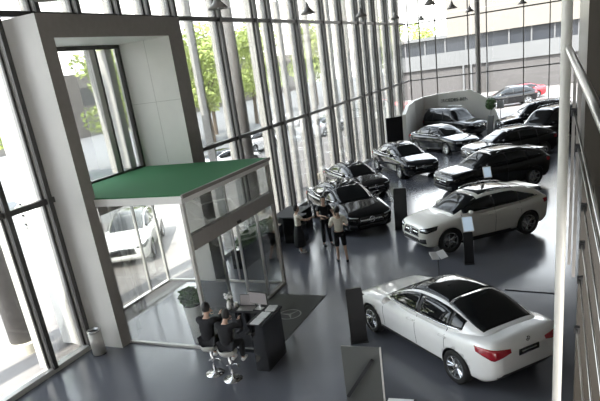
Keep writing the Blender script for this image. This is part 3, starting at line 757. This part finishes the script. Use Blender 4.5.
bx('bezel', 'black_matte', mon, -.23, .23, 0, .025, .10, .38, bev=.004)
bx('display', 'laptop_screen', mon, -.22, .22, -.006, 0, .115, .365)
for i, (px, py, rz, lb) in enumerate(((-5.54, 9.80, .1, 'white paper stack at the far corner of the reception desk'), (-5.56, 9.47, 0, 'white leaflet lying midway along the side wing of the desk'), (-5.56, 9.16, 0, 'white booklet at the near end of the desk side wing'))):
    bm = bmesh.new(); box(bm, -.10, .10, -.135, .135, 0, .018 if i else .03); o = fin('paper_stack', bm, 'paper'); o.location = (px, py, 1.10); o.rotation_euler = (0, 0, rz); props(o, lb, 'paper', 'papers on the reception desk')
bm = bmesh.new(); lathe(bm, [(.035, 0), (.042, .10), (.038, .10), (.03, .006)], 16); o = fin('paper_cup', bm, 'paper', smooth=True); o.location = (-6.42, 9.82, 1.10); props(o, 'small white cup on the left end of the reception desk', 'cup')
vs_ = empty('flower_vase', (-6.5, 9.68, 1.10), label='white vase with pale flowers on the left of the reception desk', cat='vase')
bm = bmesh.new(); lathe(bm, [(.04, 0), (.06, .05), (.05, .13), (.03, .18), (.035, .2), (.02, .2)], 16); fin('vase', bm, 'pot_white', vs_, True)
bm = bmesh.new()
for k in range(16):
    t = random.uniform(0, 2*PI); r = random.uniform(.02, .10); ellips(bm, (r*math.cos(t), r*math.sin(t), random.uniform(.25, .36)), (.028, .028, .024), seg=8)
fin('blossoms', bm, 'paper', vs_, True)
bm = bmesh.new()
for k in range(8):
    t = 2*PI*k/8; tube(bm, [(0, 0, .15), (.07*math.cos(t), .07*math.sin(t), .28)], .004, 5)
fin('stems', bm, 'leaf', vs_)
def stool(x, y, label):
    r = empty('bar_stool', (x, y, 0), label=label, cat='stool', group='stools at the reception desk')
    bm = bmesh.new(); lathe(bm, [(.20, 0), (.20, .012), (.05, .03), (.03, .05)], 28); fin('base', bm, 'chrome', r, True)
    bm = bmesh.new(); lathe(bm, [(.028, .04), (.028, .58)], 14); fin('column', bm, 'chrome', r, True)
    bm = bmesh.new(); tube(bm, [(.0+.14*math.cos(t), .03+.14*math.sin(t), .26) for t in np.linspace(.2, PI-.2, 10)], .009, 8); fin('foot_ring', bm, 'chrome', r, True)
    bm = bmesh.new(); lathe(bm, [(.05, .57), (.17, .59), (.19, .62), (.18, .65), (.08, .66)], 24); fin('seat', bm, 'sill_metal', r, True)
    bm = bmesh.new()
    P = [(.18*math.cos(t), .18*math.sin(t)) for t in np.linspace(PI+.5, 2*PI-.5, 10)]
    rg = [[(x_, y_, .64), (x_*1.06, y_*1.06, .64), (x_*1.10, y_*1.10, .70), (x_*1.03, y_*1.03, .70)] for x_, y_ in P]; loft(bm, rg); fin('backrest', bm, 'white_metal', r, True)
stool(-6.58, 8.82, 'chrome bar stool left of the pair, under the taller seated person')
stool(-6.06, 8.68, 'chrome bar stool nearest the camera, beside the desk side wing')
sit = dict(pel=(0, 0, .76), waist=(0, .02, .90), chest=(0, .06, 1.10), neck=(0, .10, 1.27), head=(0, .15, 1.39), shR=(.18, .07, 1.21), shL=(-.18, .07, 1.21),
           elR=(.24, .24, 1.10), elL=(-.24, .24, 1.10), haR=(.14, .44, 1.17), haL=(-.14, .44, 1.17), hipR=(.09, .03, .76), hipL=(-.09, .03, .76),
           knR=(.13, .40, .70), knL=(-.13, .40, .70), anR=(.12, .36, .29), anL=(-.12, .36, .29), toR=(.12, .50, .25), toL=(-.12, .50, .25))
person(-6.58, 8.82, 6, 'person in black jacket seated on the left stool, seen from behind', sit, 1.78, 'black_cloth', 'black_cloth', 'trousers', 1, group='seated pair at the desk', shoe='paper', z=-.025)
person(-6.06, 8.68, 4, 'person in black jacket seated on the nearer stool, head bowed over the desk', dict(sit, head=(0, .19, 1.35)), 1.68, 'black_cloth', 'black_cloth', 'trousers', 1, group='seated pair at the desk', shoe='paper', z=.02)

# small table and plants near the woman
tbl = empty('side_table', (-9.3, 19.1, 0), .0, label='low black table beside the glass wall, behind the skirted person', cat='table')
bx('tabletop', 'black_matte', tbl, -.5, .5, -.8, .8, .70, .74, bev=.01)
for sx in (-1, 1): bx('leg', 'black_matte', tbl, sx*.45-.04, sx*.45+.04, -.8, .8, 0, .70)
bx('front_panel', 'black_matte', tbl, -.41, .41, -.8, -.76, .1, .70)
def leaves(bm, c, r, n, size, seed=0, down=0):
    rnd = random.Random(seed)
    for k in range(n):
        while True:
            p = Vector((rnd.uniform(-1, 1), rnd.uniform(-1, 1), rnd.uniform(-1, 1)))
            if .35 < p.length < 1: break
        q = Vector((c[0]+p.x*r[0], c[1]+p.y*r[1], c[2]+p.z*r[2])); s = size*rnd.uniform(.6, 1.3)
        u = Vector((rnd.uniform(-1, 1), rnd.uniform(-1, 1), rnd.uniform(-.6, .6))).normalized(); v = u.orthogonal().normalized(); v.rotate(Matrix.Rotation(rnd.uniform(0, 6.3), 3, u))
        vs = [bm.verts.new(q+a) for a in (-u*s, v*s*.42, u*s, -v*s*.42)]; bm.faces.new(vs)
hp = empty('hedge_planter', (-9.35, 16.4, 0), label='long black planter box full of leafy green plants outside the vestibule', cat='planter')
bx('trough', 'black_gloss', hp, -.22, .22, -1.5, 1.5, 0, .62, bev=.01)
bm = bmesh.new(); leaves(bm, (0, 0, .80), (.30, 1.55, .26), 1800, .06, 3); fin('foliage', bm, 'leaf', hp)
rc = empty('counter', (-9.0, 18.0, 0), label='black counter behind the skirted person near the glass wall', cat='counter')
rc.location = (-8.55, 17.75, 0)
bx('cabinet', 'black_gloss', rc, -.35, .35, -.25, .25, 0, .92, bev=.01)
bx('worktop', 'black_matte', rc, -.38, .38, -.28, .28, .92, .96, bev=.006)
def potted(x, y, label, hpot, rpot, cz, r, n, size, seed, trunk=False, matl='leaf'):
    r0 = empty('potted_plant', (x, y, 0), label=label, cat='plant')
    bm = bmesh.new(); lathe(bm, [(rpot*.6, 0), (rpot, hpot), (rpot*.9, hpot), (rpot*.85, hpot-.06)], 24); fin('pot', bm, 'pot_white', r0, True)
    bm = bmesh.new(); lathe(bm, [(rpot*.84, hpot-.07), (rpot*.84, hpot-.05)], 20); fin('soil', bm, 'soil', r0)
    bm = bmesh.new(); leaves(bm, (0, 0, cz), r, n, size, seed); fin('foliage', bm, matl, r0)
    bm = bmesh.new()
    if trunk: tube(bm, [(0, 0, hpot-.06), (.01, 0, cz)], .02, 8)
    else:
        for k in range(10):
            t = 2*PI*k/10; tube(bm, [(0, 0, hpot-.06), (r[0]*.6*math.cos(t), r[1]*.6*math.sin(t), cz)], .008, 5)
    fin('stem', bm, 'bark', r0)
potted(-7.80, 10.12, 'leafy plant in a tall tapered white pot inside the vestibule', .95, .22, 1.14, (.30, .24, .22), 700, .08, 11)
potted(-4.55, 42.2, 'round topiary tree in a white pot at the right end of the display wall', .42, .22, 1.75, (.36, .36, .42), 900, .06, 12, True)
bn = empty('trash_bin', (-10.02, 9.12, 0), label='brushed metal cylindrical bin at the foot of the portal', cat='bin')
bm = bmesh.new(); lathe(bm, [(.155, .02), (.155, .60)], 32); fin('drum', bm, 'sill_metal', bn, True)
bm = bmesh.new(); lathe(bm, [(.16, .60), (.16, .635), (.12, .635), (.11, .60)], 32); fin('rim_ring', bm, 'steel', bn, True)
bm = bmesh.new(); lathe(bm, [(.15, 0), (.15, .02)], 32); fin('foot', bm, 'black_matte', bn)

# ---------------------------------------------------------------- info totems and stands
def totem(x, y, deg, label, h=1.35, w=.42, lean=.18, screen=False):
    r = empty('info_totem', (x, y, 0), math.radians(deg), label=label, cat='totem', group='information stands beside the cars')
    bm = bmesh.new(); box(bm, -w*.55, w*.55, -.16, .16, 0, .02, bev=.006); fin('base', bm, 'black_matte', r)
    bm = bmesh.new(); rings = []
    hc = h-.13 if screen else h
    for i in range(15):
        t = i/14; z = .02+hc*t; yy = -.07+lean*(t**2.2); ww = w/2*(1 if t < .93 else .93)
        rings.append([(-ww, yy-.03, z), (ww, yy-.03, z), (ww, yy+.03, z), (-ww, yy+.03, z)])
    loft(bm, rings); fin('column', bm, 'black_matte', r, False)
    if screen:
        bm = bmesh.new(); box(bm, -.15, .15, -.23, .23, -.012, .012, bev=.004); o = fin('tablet', bm, 'white_metal', r); o.location = (0, -.10+lean*.6, h+.03); o.rotation_euler = (.95, 0, 0)
        bm = bmesh.new(); box(bm, -.13, .13, -.205, .205, .012, .015); fin('display', bm, 'screen', o)
    return r
totem(-5.12, 19.2, 8, 'tall curved black information totem between the black sedan and the white crossover', 1.40, .45, .16)
totem(-4.0, 10.72, 24, 'tall curved black information totem at the front wheel of the white sedan', 1.16, .36, .24)
totem(-2.36, 15.75, 20, 'black stand with bright tilted screen beside the door of the white crossover', 1.12, .26, .10, True)
p = on_z(487, 171, 1.12)
totem(p.x, p.y, 20, 'black stand with bright tilted screen between the white and the black crossover', 1.05, .24, .10, True)
totem(-4.2, 38.6, -30, 'curved black totem at the nose of the off-road vehicle by the display wall', 1.35, .40, .16)
p = on_z(438, 254, 1.05)
bs = empty('brochure_stand', (p.x, p.y, 0), .6, label='slim black stand with an open white brochure behind the white sedan', cat='stand')
bm = bmesh.new(); lathe(bm, [(.14, 0), (.14, .015), (.015, .03), (.013, 1.0)], 20); fin('post', bm, 'black_matte', bs, True)
bm = bmesh.new(); box(bm, -.20, -.005, -.14, .14, 0, .012); o = fin('page', bm, 'paper', bs); o.location = (0, 0, 1.0); o.rotation_euler = (.45, .18, 0)
bm = bmesh.new(); box(bm, .005, .20, -.14, .14, 0, .012); o = fin('page', bm, 'paper', bs); o.location = (0, 0, 1.0); o.rotation_euler = (.45, -.18, 0)
# grey upright board and small leaflet stand at the bottom edge
gb = empty('grey_board_stand', (-3.09, 8.28, 0), .05, label='upright grey board with a black diagonal bar at the bottom edge', cat='board')
bx('board', 'grey_board', gb, -.34, .34, -.02, .02, .02, 1.20, bev=.004)
bx('edge_strip', 'panel_white', gb, .34, .36, -.025, .025, .0, 1.20)
bx('foot', 'black_matte', gb, -.34, .34, -.15, .15, 0, .02)
bm = bmesh.new(); tube(bm, [(.21, -.055, .98), (-.29, -.055, .22)], .042, 4); o = fin('diagonal_bar', bm, 'black_matte', gb)
p = on_z(402, 399, 1.0)
ls = empty('leaflet_stand', (p.x, p.y-.1, 0), .1, label='white sheet on a black stand cut off by the bottom edge', cat='stand')
bm = bmesh.new(); lathe(bm, [(.15, 0), (.15, .015), (.015, .03), (.013, .96)], 20); fin('post', bm, 'black_matte', ls, True)
bm = bmesh.new(); box(bm, -.22, .22, -.16, .16, .95, .97, bev=.005); fin('tray', bm, 'black_matte', ls)
bm = bmesh.new(); box(bm, -.20, .18, -.14, .14, .97, .978); fin('sheet', bm, 'paper', ls)

# ---------------------------------------------------------------- pendant lamps
def lamp_parts():
    out = []
    bm = bmesh.new(); lathe(bm, [(.045, .30), (.07, .22), (.12, .15), (.27, .0), (.26, .0), (.11, .13), (.04, .20)], 28); out.append(('lamp_shade', bm, 'header_grey'))
    bm = bmesh.new(); lathe(bm, [(.03, .26), (.03, .36)], 12); out.append(('lamp_socket', bm, 'black_matte'))
    bm = bmesh.new(); tube(bm, [(0, 0, .36), (0, 0, CEIL-7.40)], .006, 6); out.append(('cord', bm, 'black_matte'))
    bm = bmesh.new(); ellips(bm, (0, 0, .05), (.035, .035, .05), seg=10); out.append(('bulb', bm, 'paper'))
    return out
first = None
rows = [(-8.0, [(8.3, 'above the portal'), (13.9, 'just right of the portal top'), (19.85, 'second to the right of the portal'), (25.8, 'third to the right of the portal'), (31.6, 'fourth to the right of the portal'), (37.8, 'nearest the corner of the glass walls')]),
        (-5.05, [(25.6, 'middle row, largest one before the far glass wall'), (30.9, 'middle row, second cone toward the far glass wall'), (36.9, 'middle row, third cone, beside the round steel column')]),
        (-2.3, [(37.6, 'right row, over the black cars')])]
for X_, L_ in rows:
    for (Y_, w_) in L_:
        if first is None:
            first = empty('pendant_lamp', (X_, Y_, 7.40))
            for nm, bm, m_ in lamp_parts(): fin(nm, bm, m_, first, True)
            r = first
        else:
            r = copy_tree(first); r.location = (X_, Y_, 7.40)
        props(r, 'grey cone pendant lamp, '+w_, 'lamp', 'cone lamps hanging from the ceiling')

# ---------------------------------------------------------------- outside
bx('floor_outside', 'pavement', None, -20, FX, -30, 140, -.25, -.03)['kind'] = 'structure'
bx('floor_plaza', 'pavement', None, FX, 40, BY+.02, 140, -.25, -.03)['kind'] = 'structure'
bx('floor_street', 'road', None, -120, -20, -40, 200, -.25, -.06)['kind'] = 'structure'
for i, y in enumerate((2.4, 9.0, 21.95, 28.8, 35.4, 42.0)):
    r = empty('outdoor_column', (-12.35, y, 0), label=['nearest', 'round grey outdoor column with pale foot, left of the portal', 'round grey outdoor column, first right of the portal', 'round grey outdoor column, second right of the portal', 'round grey outdoor column, third right of the portal', 'round grey outdoor column near the glass corner'][i] if i else 'round grey outdoor column furthest left', cat='column', group='round columns outside the glass wall')
    r.location.z = -.03
    bm = bmesh.new(); lathe(bm, [(.27 if i > 1 else .32, .3), (.27 if i > 1 else .32, CEIL+.03)], 28); fin('shaft', bm, 'column_grey', r, True)
    bm = bmesh.new(); lathe(bm, [(.38, 0), (.38, .26), (.34, .3)], 28); fin('foot', bm, 'column_base', r, False)
# trees
def make_tree():
    r = empty('street_tree', (0, 0, 0))
    bm = bmesh.new(); tube(bm, [(0, 0, 0), (.1, .05, 2.5), (0, .1, 5)], [.22, .17, .10], 8)
    for k in range(7):
        t = 2*PI*k/7; tube(bm, [(.05, .08, 3.2+.2*k), (1.2*math.cos(t), 1.2*math.sin(t), 5.0+.3*k)], [.08, .03], 5)
    fin('trunk', bm, 'bark', r)
    bm = bmesh.new(); rnd = random.Random(5)
    for k in range(26):
        t = rnd.uniform(0, 2*PI); q = rnd.uniform(0, 2.1); leaves(bm, (q*math.cos(t), q*math.sin(t), rnd.uniform(3.6, 9.2)), (1.2, 1.2, 1.0), 150, .22, k)
    fin('crown', bm, 'tree_leaf', r); return r
t0 = make_tree()
spots = [(-31, 3, 1.35), (-33, 12, 1.4), (-30, 21, 1.3), (-34, 29, 1.15), (-31, 36, 1.0), (-34, 42.5, 1.1), (-31, 49, 1.05), (-35, 56, 1.15), (-34, 64, 1.2), (-37, 73, 1.2), (-34, 84, 1.2), (-40, 97, 1.3), (-26, 98, 1.0), (-20, 95, 1.0), (-30, 110, 1.25), (-13, 104, .95)]
for i, (x, y, s) in enumerate(spots):
    r = t0 if i == 0 else copy_tree(t0); r.location = (x, y, -.06); r.rotation_euler = (0, 0, i*1.7); r.scale = (s, s, s)
    props(r, 'bright green leafy street tree seen through the glass wall', 'tree', 'trees along the street')
# buildings
bA = empty('banded_building', (-2, 78, -.03), label='long low building with dark window band seen through the far glass wall', cat='building')
bx('ground_floor', 'build_mauve', bA, -18, 20, -3, 10, 0, 3.35)
bx('pale_band', 'build_grey', bA, -18.2, 20, -3.3, 10, 3.35, 5.05)
bx('window_band', 'build_dark', bA, -17, 20, -2.8, 10, 5.05, 6.65)
bx('upper_wall', 'build_cream', bA, -10.9, 20, -3.3, 10, 6.65, 14)
bx('roof_slab', 'build_grey', bA, -18.4, -10.9, -3.3, 10, 6.65, 7.0)
for k in range(14):
    x = -16+2.4*k; bx('window_post', 'build_grey', bA, x-.08, x+.08, -3.0, -2.78, 5.05, 6.65)
for x in (-8.1, 2.0, 12): bx('wall_joint', 'header_grey', bA, x-.04, x+.04, -3.32, -3.28, 6.65, 14)
bx('wall_joint', 'header_grey', bA, -10.9, 20, -3.32, -3.28, 9.3, 9.38)
for k in range(4): bx('entrance_post', 'build_grey', bA, -9.2+.9*k, -9.0+.9*k, -3.4, -3.0, 0, 3.35)
bB = empty('street_building', (-70, 60, -.06), label='long pale building beyond the street trees', cat='building')
bx('facade_wall', 'build_cream', bB, -4, 4, -75, 90, 0, 9)
for k in range(30): bx('window', 'build_dark', bB, 3.98, 4.05, -70+5*k, -67.5+5*k, 4.5, 7)
# parked cars outside
OUT = 'cars parked outside the glass walls'
outs = [('sedan', 'paint_white', -15.1, 16.9, -60, 'white car outside seen through the vestibule glass'),
        ('suv', 'paint_silver', -21, 26, 80, 'silver car outside, first beyond the canopy'),
        ('sedan', 'paint_white', -20, 33, 75, 'white car outside, second beyond the canopy'),
        ('suv', 'paint_white', -22, 40.5, 85, 'white crossover outside, third beyond the canopy'),
        ('sedan', 'paint_silver', -19, 48, 80, 'silver sedan outside, fourth beyond the canopy'),
        ('suv', 'paint_white', -24, 22, 90, 'white car outside on the far side of the street'),
        ('suv', 'paint_black', -4.6, 57, 200, 'black car outside behind the far glass wall'),
        ('sedan', 'paint_red', -4.1, 62, 200, 'red car outside behind the far glass wall'),
        ('sedan', 'paint_white', -26, 55, 85, 'white car outside near the distant trees')]
for k, p_, x, y, a_, l_ in outs: car(k, p_, x, y, a_, l_, OUT, 1.05, detail=False, z=-.03 if x > -20 else -.06)
# white sandwich sign by the topiary
sg = empty('sign_lightbox', (-3.95, 42.4, 0), label='small white square sign on a post beside the topiary tree', cat='sign')
bx('panel', 'paper', sg, -.22, .22, -.04, .04, 1.35, 1.85, bev=.01)
bx('post', 'steel', sg, -.02, .02, -.02, .02, .02, 1.35)
bx('base', 'steel', sg, -.18, .18, -.12, .12, 0, .02)
